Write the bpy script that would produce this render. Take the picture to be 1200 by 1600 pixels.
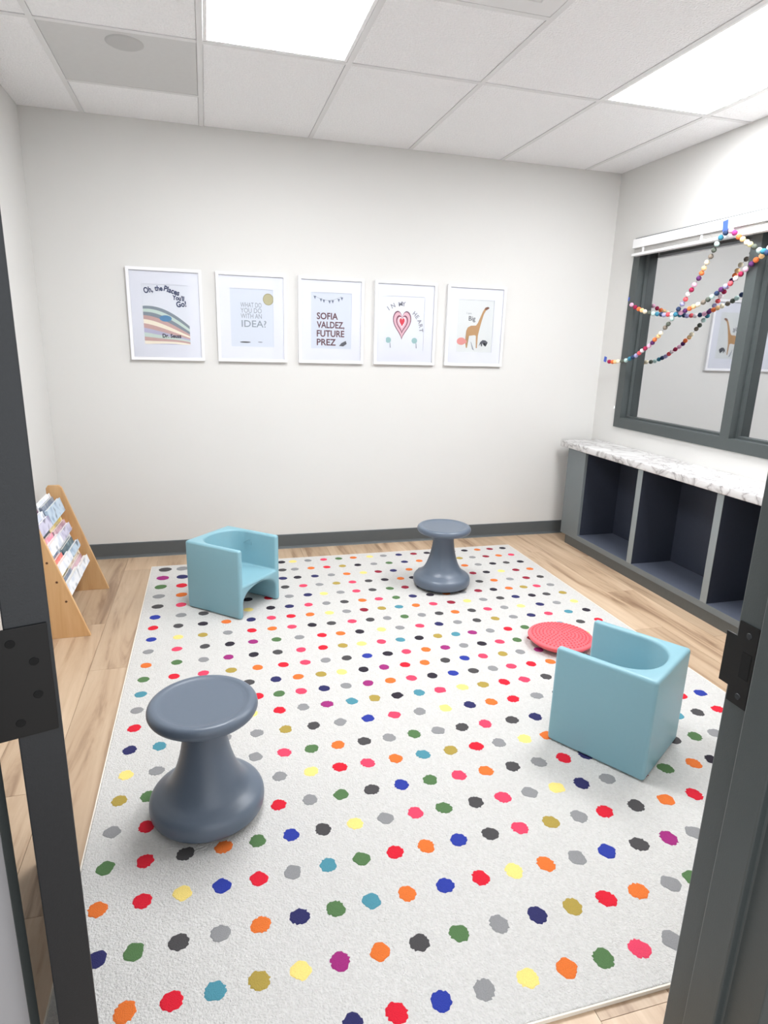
import bpy, bmesh, math, random
from mathutils import Vector, Matrix

for o in list(bpy.data.objects):
    bpy.data.objects.remove(o)
random.seed(11)
S = bpy.context.scene
COL = S.collection

# ------------------------------------------------------------------ camera
FPX = 978.43
cam_d = bpy.data.cameras.new('camera')
cam_d.sensor_fit = 'VERTICAL'
cam_d.sensor_height = 36.0
cam_d.sensor_width = 27.0
cam_d.lens = FPX * 36.0 / 1600.0
cam_d.clip_start = 0.02
cam = bpy.data.objects.new('camera', cam_d)
COL.objects.link(cam)
YAW, PITCH, ROLL = 0.2753, -0.2627, 0.0283
_f = Vector((math.sin(YAW) * math.cos(PITCH), math.cos(YAW) * math.cos(PITCH), math.sin(PITCH)))
_r = Vector((math.cos(YAW), -math.sin(YAW), 0))
_u = _r.cross(_f)
_r2 = math.cos(ROLL) * _r + math.sin(ROLL) * _u
_u2 = -math.sin(ROLL) * _r + math.cos(ROLL) * _u
_m = Matrix((_r2, _u2, -_f)).transposed().to_4x4()
_m.translation = Vector((0.5821, -4.064, 1.3579))
cam.matrix_world = _m
S.camera = cam

# ------------------------------------------------------------------ world, exposure
W = bpy.data.worlds.new('hallway_light')
W.use_nodes = True
W.node_tree.nodes['Background'].inputs[0].default_value = (0.95, 0.97, 1.0, 1)
W.node_tree.nodes['Background'].inputs[1].default_value = 0.92
S.world = W
S.view_settings.view_transform = 'Standard'
S.view_settings.look = 'None'
S.view_settings.gamma = 1.0
S.view_settings.exposure = 0.95
S.view_settings.use_curve_mapping = False
LIGHT_STRENGTH = 13.4     # the two troffers' diffusers

# ------------------------------------------------------------------ room measures (metres)
H = 2.498
XL, XR = -0.311, 3.32
YF = -3.366           # room side of the front wall
T = 0.6096            # ceiling module
C1 = 1.066            # depth of the cut tile row at the back wall

# ------------------------------------------------------------------ helpers
def s2l(c):
    return tuple(((v / 255) / 12.92 if v / 255 <= 0.04045 else ((v / 255 + 0.055) / 1.055) ** 2.4) for v in c)

def link(nt, a, b):
    nt.links.new(a, b)

MATS = {}
def mat(name, rgb, rough=0.5, vary=0.0, vscale=20.0, bump=0.0, bscale=200.0, metal=0.0, spec=0.5,
        rgb2=None, objvar=0.0, stretch=(1, 1, 1), bdist=0.002):
    """procedural principled material: base colour with noise variation and noise bump"""
    if name in MATS:
        return MATS[name]
    m = bpy.data.materials.new(name)
    m.use_nodes = True
    nt = m.node_tree
    b = nt.nodes['Principled BSDF']
    b.inputs['Roughness'].default_value = rough
    b.inputs['Metallic'].default_value = metal
    b.inputs['Specular IOR Level'].default_value = spec
    c = s2l(rgb) + (1,)
    b.inputs['Base Color'].default_value = c
    tc = nt.nodes.new('ShaderNodeTexCoord')
    mp = nt.nodes.new('ShaderNodeMapping')
    mp.inputs['Scale'].default_value = stretch
    link(nt, tc.outputs['Object'], mp.inputs['Vector'])
    if vary > 0 or rgb2:
        n = nt.nodes.new('ShaderNodeTexNoise')
        n.inputs['Scale'].default_value = vscale
        n.inputs['Detail'].default_value = 4
        link(nt, mp.outputs[0], n.inputs['Vector'])
        mx = nt.nodes.new('ShaderNodeMix')
        mx.data_type = 'RGBA'
        c2 = s2l(rgb2) + (1,) if rgb2 else tuple(v * (1 - vary) for v in c[:3]) + (1,)
        c1 = c if rgb2 else tuple(min(1, v * (1 + vary)) for v in c[:3]) + (1,)
        mx.inputs[6].default_value = c1
        mx.inputs[7].default_value = c2
        link(nt, n.outputs['Fac'], mx.inputs[0])
        link(nt, mx.outputs[2], b.inputs['Base Color'])
    if bump > 0:
        n2 = nt.nodes.new('ShaderNodeTexNoise')
        n2.inputs['Scale'].default_value = bscale
        n2.inputs['Detail'].default_value = 3
        link(nt, mp.outputs[0], n2.inputs['Vector'])
        bp = nt.nodes.new('ShaderNodeBump')
        bp.inputs['Strength'].default_value = bump
        bp.inputs['Distance'].default_value = bdist
        link(nt, n2.outputs['Fac'], bp.inputs['Height'])
        link(nt, bp.outputs[0], b.inputs['Normal'])
    MATS[name] = m
    return m

def emis(name, rgb, strength):
    m = bpy.data.materials.new(name)
    m.use_nodes = True
    nt = m.node_tree
    nt.nodes.remove(nt.nodes['Principled BSDF'])
    e = nt.nodes.new('ShaderNodeEmission')
    e.inputs[0].default_value = s2l(rgb) + (1,)
    e.inputs[1].default_value = strength
    link(nt, e.outputs[0], nt.nodes['Material Output'].inputs[0])
    return m

def wood_mat(name, light, mid, dark, along='y', streak=1.0, rough=0.45):
    """wood: stretched noise grain, offset per object by Object Info random"""
    m = bpy.data.materials.new(name)
    m.use_nodes = True
    nt = m.node_tree
    b = nt.nodes['Principled BSDF']
    b.inputs['Roughness'].default_value = rough
    tc = nt.nodes.new('ShaderNodeTexCoord')
    oi = nt.nodes.new('ShaderNodeObjectInfo')
    add = nt.nodes.new('ShaderNodeVectorMath'); add.operation = 'ADD'
    mul = nt.nodes.new('ShaderNodeVectorMath'); mul.operation = 'SCALE'
    cx = nt.nodes.new('ShaderNodeCombineXYZ')
    for i in range(3):
        link(nt, oi.outputs['Random'], cx.inputs[i])
    link(nt, cx.outputs[0], mul.inputs[0]); mul.inputs['Scale'].default_value = 37.0
    link(nt, tc.outputs['Object'], add.inputs[0]); link(nt, mul.outputs[0], add.inputs[1])
    mp = nt.nodes.new('ShaderNodeMapping')
    sc = {'y': (1.0, 0.09, 1.0), 'z': (1.0, 1.0, 0.09), 'x': (0.09, 1, 1)}[along]
    mp.inputs['Scale'].default_value = sc
    link(nt, add.outputs[0], mp.inputs['Vector'])
    n = nt.nodes.new('ShaderNodeTexNoise')
    n.inputs['Scale'].default_value = 16 * streak; n.inputs['Detail'].default_value = 6
    n.inputs['Roughness'].default_value = 0.6; n.inputs['Distortion'].default_value = 0.6
    link(nt, mp.outputs[0], n.inputs['Vector'])
    r = nt.nodes.new('ShaderNodeValToRGB')
    e = r.color_ramp.elements
    e[0].position = 0.30; e[0].color = s2l(dark) + (1,)
    e[1].position = 0.70; e[1].color = s2l(light) + (1,)
    k = r.color_ramp.elements.new(0.46); k.color = s2l(mid) + (1,)
    link(nt, n.outputs['Fac'], r.inputs[0])
    hsv = nt.nodes.new('ShaderNodeHueSaturation')
    mr = nt.nodes.new('ShaderNodeMapRange')
    mr.inputs['To Min'].default_value = 0.88; mr.inputs['To Max'].default_value = 1.08
    link(nt, oi.outputs['Random'], mr.inputs['Value'])
    link(nt, mr.outputs[0], hsv.inputs['Value'])
    link(nt, r.outputs[0], hsv.inputs['Color'])
    link(nt, hsv.outputs[0], b.inputs['Base Color'])
    MATS[name] = m
    return m

def tag(o, label=None, cat=None, group=None, kind=None):
    if label: o['label'] = label
    if cat: o['category'] = cat
    if group: o['group'] = group
    if kind: o['kind'] = kind
    return o

def empty(name, loc, rz=0.0):
    o = bpy.data.objects.new(name, None)
    o.empty_display_size = 0.05
    o.location = loc
    o.rotation_euler = (0, 0, rz)
    COL.objects.link(o)
    return o

def obj(name, mesh, material=None, parent=None, world=True):
    """link a mesh; with world=True its vertices are given in world space and the parent is unrotated"""
    o = bpy.data.objects.new(name, mesh)
    COL.objects.link(o)
    if material is not None and not mesh.materials:
        mesh.materials.append(material)
    if parent is not None:
        o.parent = parent
        if world:
            off = Vector((0, 0, 0)); q = parent
            while q is not None:
                off += q.location; q = q.parent
            mesh.transform(Matrix.Translation(-off))
    return o

def to_mesh(bm, name='mesh', smooth=False):
    me = bpy.data.meshes.new(name)
    bmesh.ops.recalc_face_normals(bm, faces=bm.faces)
    bm.to_mesh(me); bm.free()
    if smooth:
        for p in me.polygons: p.use_smooth = True
    return me

def add_box(bm, x0, x1, y0, y1, z0, z1, bevel=0.0, seg=2):
    t = bmesh.new()
    bmesh.ops.create_cube(t, size=1.0)
    for v in t.verts:
        v.co = Vector(((x0 + x1) / 2 + v.co.x * (x1 - x0), (y0 + y1) / 2 + v.co.y * (y1 - y0), (z0 + z1) / 2 + v.co.z * (z1 - z0)))
    if bevel > 0:
        bmesh.ops.bevel(t, geom=t.edges[:], offset=bevel, segments=seg, profile=0.5, affect='EDGES')
    me = bpy.data.meshes.new('t'); t.to_mesh(me); t.free()
    bm.from_mesh(me); bpy.data.meshes.remove(me)

def box(x0, x1, y0, y1, z0, z1, bevel=0.0, seg=2):
    bm = bmesh.new()
    add_box(bm, min(x0, x1), max(x0, x1), min(y0, y1), max(y0, y1), min(z0, z1), max(z0, z1), bevel, seg)
    return to_mesh(bm, 'box')

def boxes(lst, bevel=0.0):
    bm = bmesh.new()
    for b in lst:
        add_box(bm, min(b[0], b[1]), max(b[0], b[1]), min(b[2], b[3]), max(b[2], b[3]), min(b[4], b[5]), max(b[4], b[5]), bevel)
    return to_mesh(bm, 'boxes')

def prism(pts, axis, a, b, bevel=0.0, seg=2):
    """extrude a 2-D polygon along an axis from a to b; pts are the other two coordinates in xyz order"""
    bm = bmesh.new()
    def P(p, t):
        return {'x': (t, p[0], p[1]), 'y': (p[0], t, p[1]), 'z': (p[0], p[1], t)}[axis]
    lo = [bm.verts.new(P(p, a)) for p in pts]
    hi = [bm.verts.new(P(p, b)) for p in pts]
    n = len(pts)
    bm.faces.new(lo); bm.faces.new(hi[::-1])
    for i in range(n):
        bm.faces.new((lo[i], hi[i], hi[(i + 1) % n], lo[(i + 1) % n]))
    if bevel > 0:
        bmesh.ops.bevel(bm, geom=bm.edges[:], offset=bevel, segments=seg, profile=0.5, affect='EDGES')
    return to_mesh(bm, 'prism')

def lathe(prof, seg=48, center=(0, 0, 0)):
    bm = bmesh.new()
    rings = []
    for r, z in prof:
        if r < 1e-6:
            rings.append([bm.verts.new((center[0], center[1], center[2] + z))])
        else:
            rings.append([bm.verts.new((center[0] + r * math.cos(2 * math.pi * i / seg), center[1] + r * math.sin(2 * math.pi * i / seg), center[2] + z)) for i in range(seg)])
    for A, B in zip(rings, rings[1:]):
        for i in range(seg):
            j = (i + 1) % seg
            if len(A) == 1 and len(B) == 1: continue
            if len(A) == 1: bm.faces.new((A[0], B[i], B[j]))
            elif len(B) == 1: bm.faces.new((A[i], A[j], B[0]))
            else: bm.faces.new((A[i], A[j], B[j], B[i]))
    return to_mesh(bm, 'lathe', smooth=True)

def spline(pts, n=6):
    """Catmull-Rom through 2-D points"""
    out = []
    for i in range(len(pts) - 1):
        p0 = pts[max(i - 1, 0)]; p1 = pts[i]; p2 = pts[i + 1]; p3 = pts[min(i + 2, len(pts) - 1)]
        for k in range(n):
            t = k / n
            out.append(tuple(0.5 * ((2 * p1[d]) + (-p0[d] + p2[d]) * t + (2 * p0[d] - 5 * p1[d] + 4 * p2[d] - p3[d]) * t * t + (-p0[d] + 3 * p1[d] - 3 * p2[d] + p3[d]) * t ** 3) for d in range(len(p1))))
    out.append(tuple(pts[-1]))
    return out

def tube(points, r, seg=6):
    """tube mesh along 3-D points"""
    bm = bmesh.new()
    rings = []
    pts = [Vector(p) for p in points]
    for i, p in enumerate(pts):
        d = (pts[min(i + 1, len(pts) - 1)] - pts[max(i - 1, 0)]).normalized()
        a = d.orthogonal().normalized() if i == 0 else (a - d * a.dot(d)).normalized()
        b = d.cross(a)
        rings.append([bm.verts.new(p + r * (math.cos(2 * math.pi * k / seg) * a + math.sin(2 * math.pi * k / seg) * b)) for k in range(seg)])
    for A, B in zip(rings, rings[1:]):
        for i in range(seg):
            bm.faces.new((A[i], A[(i + 1) % seg], B[(i + 1) % seg], B[i]))
    bm.faces.new(rings[0]); bm.faces.new(rings[-1][::-1])
    return to_mesh(bm, 'tube', smooth=True)

def boolean(base, cutters, bevel=0.0, seg=3, angle=30):
    """base mesh minus cutter meshes, then bevelled; returns a plain mesh"""
    o = bpy.data.objects.new('tmp', base); COL.objects.link(o)
    tmp = []
    for c in cutters:
        co = bpy.data.objects.new('cut', c); COL.objects.link(co); tmp.append(co)
        md = o.modifiers.new('b', 'BOOLEAN'); md.operation = 'DIFFERENCE'; md.object = co; md.solver = 'EXACT'
    if bevel > 0:
        md = o.modifiers.new('v', 'BEVEL'); md.width = bevel; md.segments = seg
        md.limit_method = 'ANGLE'; md.angle_limit = math.radians(angle); md.harden_normals = False
    dg = bpy.context.evaluated_depsgraph_get(); dg.update()
    me = bpy.data.meshes.new_from_object(o.evaluated_get(dg))
    for t in tmp + [o]:
        bpy.data.objects.remove(t)
    return me

def text_mesh(txt, size, bold=0.0, spacing=1.0):
    cu = bpy.data.curves.new('t', 'FONT')
    cu.body = txt; cu.size = size; cu.align_x = 'LEFT'; cu.offset = bold; cu.space_character = spacing
    cu.resolution_u = 3
    o = bpy.data.objects.new('t', cu); COL.objects.link(o)
    dg = bpy.context.evaluated_depsgraph_get(); dg.update()
    me = bpy.data.meshes.new_from_object(o.evaluated_get(dg))
    bpy.data.objects.remove(o); bpy.data.curves.remove(cu)
    return me

def smooth_by_angle(me, deg=35):
    for p in me.polygons: p.use_smooth = True
    me.set_sharp_from_angle(angle=math.radians(deg))
    return me

# ------------------------------------------------------------------ materials
M_wall = mat('wall_paint', (214, 213, 210), 0.75, vary=0.01, vscale=6, bump=0.15, bscale=260, bdist=0.001)
M_ceil = mat('ceiling_tile', (244, 244, 245), 0.9, vary=0.05, vscale=70, bump=1.0, bscale=110, bdist=0.007)
M_tbar = mat('grid_paint', (224, 224, 224), 0.5)
M_base = mat('cove_base_rubber', (84, 89, 91), 0.5, vary=0.05, vscale=30)
M_dark = mat('dark_frame_paint', (71, 77, 77), 0.42, vary=0.05, vscale=60, bump=0.25, bscale=420, bdist=0.0008)
M_door = mat('door_paint', (38, 41, 44), 0.45, vary=0.12, vscale=160, bump=0.3, bscale=420, bdist=0.0008)
M_black = mat('black_metal', (11, 11, 11), 0.55, metal=0.1, vary=0.1, vscale=120)
M_hole = mat('near_black', (8, 8, 8), 0.9)
M_lining = mat('lining_paint', (162, 162, 165), 0.6)
M_white = mat('white_plastic', (240, 240, 240), 0.45)
M_grey_panel = mat('grey_lay_in_panel', (204, 204, 203), 0.6, vary=0.03, vscale=40)
M_grey_disc = mat('grey_disc', (186, 186, 185), 0.6)
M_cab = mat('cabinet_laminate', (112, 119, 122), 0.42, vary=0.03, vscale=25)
M_cab_shade = mat('cabinet_inside_shaded', (50, 55, 68), 0.5, vary=0.10, vscale=60)  # cabinet laminate darkened, shade inside the cubbies is put into the colour
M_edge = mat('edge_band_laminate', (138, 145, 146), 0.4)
M_kick = mat('kick_rubber', (88, 90, 88), 0.6, vary=0.08, vscale=50)
M_aqua = mat('aqua_plastic', (131, 174, 186), 0.40, vary=0.015, vscale=80, bump=0.08, bscale=500, bdist=0.0006)
M_slate = mat('slate_plastic', (93, 104, 118), 0.36, vary=0.02, vscale=80, bump=0.1, bscale=600, bdist=0.0006)
M_slate_dk = mat('dark_rubber', (38, 42, 46), 0.7)
M_red = mat('coral_rubber', (238, 100, 108), 0.45, vary=0.02, vscale=60)
M_pine = wood_mat('pine_wood', (224, 184, 136), (212, 168, 118), (188, 140, 92), 'z', 1.0, 0.4)
M_floor_under = mat('floor_joint', (120, 100, 82), 0.8)
M_plank = wood_mat('vinyl_plank', (208, 184, 157), (188, 161, 133), (134, 105, 82), 'y', 0.9, 0.42)
M_rug = mat('rug_pile', (221, 219, 216), 0.95, rgb2=(192, 190, 186), vscale=130, bump=1.0, bscale=210, bdist=0.006)
M_bind = mat('rug_binding', (233, 226, 214), 0.9, bump=0.4, bscale=300)
M_frame_w = mat('frame_white', (236, 236, 239), 0.4)
M_mat_w = mat('mat_board', (229, 231, 240), 0.8)
M_tape = mat('painters_tape', (70, 100, 200), 0.6)
M_string = mat('string', (120, 100, 90), 0.8)

# one-way mirror glass of the window
mm = bpy.data.materials.new('mirror_glass'); mm.use_nodes = True
_b = mm.node_tree.nodes['Principled BSDF']
_b.inputs['Base Color'].default_value = (0.66, 0.67, 0.68, 1)
_b.inputs['Metallic'].default_value = 1.0
_b.inputs['Roughness'].default_value = 0.02
_n = mm.node_tree.nodes.new('ShaderNodeTexNoise'); _n.inputs['Scale'].default_value = 1.2
_r = mm.node_tree.nodes.new('ShaderNodeMapRange'); _r.inputs['To Min'].default_value = 0.015; _r.inputs['To Max'].default_value = 0.03
mm.node_tree.links.new(_n.outputs['Fac'], _r.inputs['Value']); mm.node_tree.links.new(_r.outputs[0], _b.inputs['Roughness'])
M_mirror = mm

# picture glass: mostly clear, a little reflection
gm = bpy.data.materials.new('picture_glass'); gm.use_nodes = True
_nt = gm.node_tree; _nt.nodes.remove(_nt.nodes['Principled BSDF'])
_t = _nt.nodes.new('ShaderNodeBsdfTransparent'); _g = _nt.nodes.new('ShaderNodeBsdfGlossy'); _g.inputs['Roughness'].default_value = 0.05
_f2 = _nt.nodes.new('ShaderNodeFresnel'); _f2.inputs['IOR'].default_value = 1.3
_mx = _nt.nodes.new('ShaderNodeMixShader')
_nt.links.new(_f2.outputs[0], _mx.inputs[0]); _nt.links.new(_t.outputs[0], _mx.inputs[1]); _nt.links.new(_g.outputs[0], _mx.inputs[2])
_nt.links.new(_mx.outputs[0], _nt.nodes['Material Output'].inputs[0])
M_pglass = gm

# marble laminate worktop
mb = bpy.data.materials.new('marble_laminate'); mb.use_nodes = True
_nt = mb.node_tree; _b = _nt.nodes['Principled BSDF']; _b.inputs['Roughness'].default_value = 0.3
_tc = _nt.nodes.new('ShaderNodeTexCoord')
_n1 = _nt.nodes.new('ShaderNodeTexNoise'); _n1.inputs['Scale'].default_value = 6; _n1.inputs['Detail'].default_value = 7; _n1.inputs['Distortion'].default_value = 1.6
_nt.links.new(_tc.outputs['Object'], _n1.inputs['Vector'])
_rp = _nt.nodes.new('ShaderNodeValToRGB')
_e = _rp.color_ramp.elements
_e[0].position = 0.40; _e[0].color = s2l((216, 215, 214)) + (1,)
_e[1].position = 0.60; _e[1].color = s2l((222, 221, 220)) + (1,)
_k = _e.new(0.485); _k.color = s2l((188, 185, 184)) + (1,)
_k = _e.new(0.50); _k.color = s2l((128, 124, 124)) + (1,)
_k = _e.new(0.515); _k.color = s2l((196, 193, 192)) + (1,)
_nt.links.new(_n1.outputs['Fac'], _rp.inputs[0]); _nt.links.new(_rp.outputs[0], _b.inputs['Base Color'])
M_marble = mb

# ------------------------------------------------------------------ floor
floor = obj('floor', box(XL - 1.2, XR + 0.5, -5.4, 0.12, -0.10, -0.004), M_floor_under)
tag(floor, kind='structure')
x = XL
ci = 0
PW = 0.181
while x < XR - 0.001:
    x1 = min(x + PW, XR)
    y = 0.0
    first = [0.55, 1.0, 0.25, 0.8, 0.4, 1.15][ci % 6]
    L = first
    while y > -3.53:
        y1 = max(y - L, -3.53)
        if x1 - x > 0.004:
            me = box(x + 0.0006, x1 - 0.0006, y1 + 0.0006, y - 0.0006, -0.004, 0.0)
            obj('plank', me, M_plank, floor)
        y = y1
        L = 1.22
    x = x1
    ci += 1

# ------------------------------------------------------------------ walls
wall_back = tag(obj('wall_back', box(XL - 0.12, XR + 0.12, 0.0, 0.12, -0.004, H + 0.15), M_wall), kind='structure')
wall_left = tag(obj('wall_left', box(XL - 0.12, XL, -3.53, 0.0, -0.004, H + 0.15), M_wall), kind='structure')
WY0, WY1, WZ0, WZ1 = -0.262, -2.20, 0.850, 2.055
wall_right = tag(obj('wall_right', boxes([
    (XR, XR + 0.12, -3.53, 0.0, -0.004, WZ0), (XR, XR + 0.12, -3.53, 0.0, WZ1, H + 0.15),
    (XR, XR + 0.12, WY0, 0.0, WZ0, WZ1), (XR, XR + 0.12, -3.53, WY1, WZ0, WZ1)]), M_wall), kind='structure')
wall_front = tag(obj('wall_front', boxes([
    (XL, 0.30, -3.53, YF, -0.004, H + 0.15), (1.40, XR, -3.53, YF, -0.004, H + 0.15), (0.30, 1.40, -3.53, YF, 2.14, H + 0.15)]), M_wall), kind='structure')

# baseboards (rubber cove base with a small toe)
def cove(p0, p1, n):
    """p0-p1 along the wall, n = inward normal"""
    t = 0.006
    prof = [(0, 0.0), (0.016, 0.0), (0.010, 0.006), (t, 0.016), (t, 0.094), (t - 0.003, 0.097), (0, 0.097)]
    bm = bmesh.new()
    A = [bm.verts.new((p0[0] + n[0] * a, p0[1] + n[1] * a, z)) for a, z in prof]
    B = [bm.verts.new((p1[0] + n[0] * a, p1[1] + n[1] * a, z)) for a, z in prof]
    k = len(prof)
    bm.faces.new(A); bm.faces.new(B[::-1])
    for i in range(k):
        bm.faces.new((A[i], A[(i + 1) % k], B[(i + 1) % k], B[i]))
    return to_mesh(bm)
tag(obj('baseboard_back', cove((XL, -0.0002), (XR, -0.0002), (0, -1)), M_base), kind='structure')
tag(obj('baseboard_left', cove((XL + 0.0002, -0.017), (XL + 0.0002, YF), (1, 0)), M_base), kind='structure')
tag(obj('baseboard_right', cove((XR - 0.0002, -2.30), (XR - 0.0002, YF), (-1, 0)), M_base), kind='structure')
tag(obj('baseboard_front', cove((1.42, YF + 0.0002), (XR - 0.02, YF + 0.0002), (0, 1)), M_base), kind='structure')

# ------------------------------------------------------------------ ceiling: slab, T-bar grid, lay-in tiles
ceil = tag(obj('ceiling', box(XL, XR, -3.366, 0.0, H + 0.05, H + 0.15), M_wall), kind='structure')
tag(obj('ceiling_hall', box(XL - 1.2, XR + 0.5, -3.53, -3.366, H + 0.151, H + 0.20), M_wall), kind='structure')
cols = [XL] + [k * T for k in range(6)] + [XR]
rowsY = [0.0, -C1, -C1 - 2 * T, YF]
cells = []   # x0,x1,y0,y1
for i in range(7):
    for j in range(3):
        x0, x1, y0, y1 = cols[i], cols[i + 1], rowsY[j + 1], rowsY[j]
        if i == 1 and j == 0:
            cells.append((x0, x1, -C1 + T, y1))           # strip left over behind the grey panel
        elif i in (2, 5) and j == 1:
            pass                                           # troffers
        elif i == 3 and j == 1:
            cells.append((x0, x1, -C1 - T, y1))           # the other half holds the air diffuser
        else:
            cells.append((x0, x1, y0, y1))
TW = 0.012
for x0, x1, y0, y1 in cells:
    a0 = x0 + (TW + 0.0004 if x0 > XL else 0.0); a1 = x1 - (TW + 0.0004 if x1 < XR else 0.0)
    b0 = y0 + (TW + 0.0004 if y0 > YF else 0.0); b1 = y1 - (TW + 0.0004 if y1 < 0 else 0.0)
    obj('ceiling_tile', box(a0 + 0.001, a1 - 0.001, b0 + 0.001, b1 - 0.001, H + 0.003, H + 0.018), M_ceil, ceil)
for k in range(6):
    obj('grid_bar', box(k * T - TW, k * T + TW, YF + 0.001, -0.001, H, H + 0.03), M_tbar, ceil)
def cross(xa, xb, y):
    obj('grid_bar', box(xa + TW, xb - TW, y - TW, y + TW, H, H + 0.03), M_tbar, ceil)
for i in range(7):
    xa = cols[i] + (-TW if i == 0 else 0); xb = cols[i + 1] + (TW if i == 6 else 0)
    for y in (-C1, -C1 - 2 * T):
        cross(xa, xb, y)
cross(cols[1], cols[2], -C1 + T)
cross(cols[3], cols[4], -C1 - T)

# ------------------------------------------------------------------ ceiling fixtures
M_lens = emis('troffer_diffuser', (250, 252, 255), LIGHT_STRENGTH)
def troffer(x0, x1, y0, y1, label):
    r = empty('ceiling_light', ((x0 + x1) / 2, (y0 + y1) / 2, H))
    tag(r, label, 'ceiling light', 'troffer lights in the ceiling')
    a, b, c, d = x0 + TW + 0.001, x1 - TW - 0.001, y0 + TW + 0.001, y1 - TW - 0.001
    f = 0.014
    obj('fixture_frame', boxes([(a, b, c, c + f, H + 0.001, H + 0.012), (a, b, d - f, d, H + 0.001, H + 0.012),
                                (a, a + f, c + f, d - f, H + 0.001, H + 0.012), (b - f, b, c + f, d - f, H + 0.001, H + 0.012)]), M_white, r)
    obj('diffuser', box(a + f, b - f, c + f, d - f, H + 0.004, H + 0.010), M_lens, r)
    obj('housing', boxes([(a, b, c, d, H + 0.030, H + 0.045)]), M_white, r)
troffer(cols[2], cols[3], -C1 - 2 * T, -C1, 'bright rectangular ceiling light nearest the grey ceiling panel')
troffer(cols[5], cols[6], -C1 - 2 * T, -C1, 'bright rectangular ceiling light above the cubby cabinet, at the right')

# air diffuser: stepped square rings
r = empty('air_diffuser', ((cols[3] + cols[4]) / 2, -C1 - 1.5 * T, H))
tag(r, 'square white ceiling air diffuser with stepped rim at the top edge', 'air vent')
dx0, dx1, dy0, dy1 = cols[3] + TW + 0.001, cols[4] - TW - 0.001, -C1 - 2 * T + TW + 0.001, -C1 - T - TW - 0.001
def sq_ring(o, i, zo, zi, th=0.003):
    """square ring whose outer rim lies at height zo and inner rim at zi; o, i = inset of the rims"""
    bm = bmesh.new()
    def R(k, z):
        return [bm.verts.new(v) for v in ((dx0 + k, dy0 + k, z), (dx1 - k, dy0 + k, z), (dx1 - k, dy1 - k, z), (dx0 + k, dy1 - k, z))]
    A, B, C, D = R(o, zo), R(i, zi), R(i, zi + th), R(o, zo + th)
    for q in range(4):
        w = (q + 1) % 4
        for P, Q in ((A, B), (B, C), (C, D), (D, A)):
            bm.faces.new((P[q], P[w], Q[w], Q[q]))
    return to_mesh(bm)
obj('rim', sq_ring(0.0, 0.075, H + 0.001, H + 0.001), M_tbar, r)
obj('louvre', sq_ring(0.075, 0.10, H + 0.001, H + 0.025), M_tbar, r)
obj('louvre', sq_ring(0.09, 0.15, H - 0.004, H + 0.020), M_tbar, r)
obj('louvre', sq_ring(0.14, 0.20, H - 0.004, H + 0.020), M_tbar, r)
obj('centre_plate', box(dx0 + 0.195, dx1 - 0.195, dy0 + 0.195, dy1 - 0.195, H - 0.004, H), M_tbar, r)
obj('back_plate', box(dx0 + 0.08, dx1 - 0.08, dy0 + 0.08, dy1 - 0.08, H + 0.034, H + 0.038), M_slate_dk, r)

# grey lay-in panel with round cover
r = empty('ceiling_panel', (T / 2, -C1 + T / 2, H))
tag(r, 'flat grey square ceiling panel with a round cover near the left wall', 'ceiling panel')
obj('panel', box(TW + 0.0015, T - TW - 0.0015, -C1 + TW + 0.0015, -C1 + T - TW - 0.0015, H + 0.001, H + 0.012), M_grey_panel, r)
obj('round_cover', lathe([(0, -0.004), (0.066, -0.004), (0.074, 0.0), (0.074, 0.001)], 32, (0.318, -0.955, H)), M_grey_disc, r)

# ------------------------------------------------------------------ observation window (one-way mirror)
win = tag(empty('window_1', (XR, (WY0 + WY1) / 2, WZ0)), kind='structure')
FX0, FX1 = 3.306, 3.40
FW = 0.066
G0 = 0.002
yA, yB, zA, zB = -0.255, -2.208, 0.843, 2.062     # outside of the frame face
parts = {
    'bottom_rail': (FX0, XR - 0.0005, yB, yA, zA, zA + FW), 'top_rail': (FX0, XR - 0.0005, yB, yA, zB - FW, zB)}
for n, b in parts.items():
    obj(n, box(*b, bevel=0.001), M_dark, win)
obj('stile', box(FX0, XR - 0.0005, yA - FW, yA, zA + FW, zB - FW), M_dark, win)
obj('stile', box(FX0, XR - 0.0005, yB, yB + FW, zA + FW, zB - FW), M_dark, win)
obj('mullion', box(FX0, FX1, -1.284, -1.218, zA + FW, zB - FW), M_dark, win)
# reveals behind the face (liners inside the wall opening)
lin = [(XR, FX1, WY1 + G0, WY0 - G0, WZ0 + G0, zA + FW), (XR, FX1, WY1 + G0, WY0 - G0, zB - FW, WZ1 - G0),
       (XR, FX1, yA - FW, WY0 - G0, zA + FW, zB - FW), (XR, FX1, WY1 + G0, yB + FW, zA + FW, zB - FW)]
obj('frame_liner', boxes(lin), M_dark, win)
for (ya, yb) in ((-1.218, yA - FW), (yB + FW, -1.284)):
    obj('glass_pane', box(3.375, 3.381, ya + 0.001, yb - 0.001, zA + FW + 0.001, zB - FW - 0.001), M_mirror, win)
    g = 0.013
    za, zb = zA + FW, zB - FW
    obj('glazing_bead', boxes([(3.352, 3.3745, ya, yb, za, za + g), (3.352, 3.3745, ya, yb, zb - g, zb),
                               (3.352, 3.3745, ya, ya + g, za + g, zb - g), (3.352, 3.3745, yb - g, yb, za + g, zb - g)]), M_dark, win)

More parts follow.
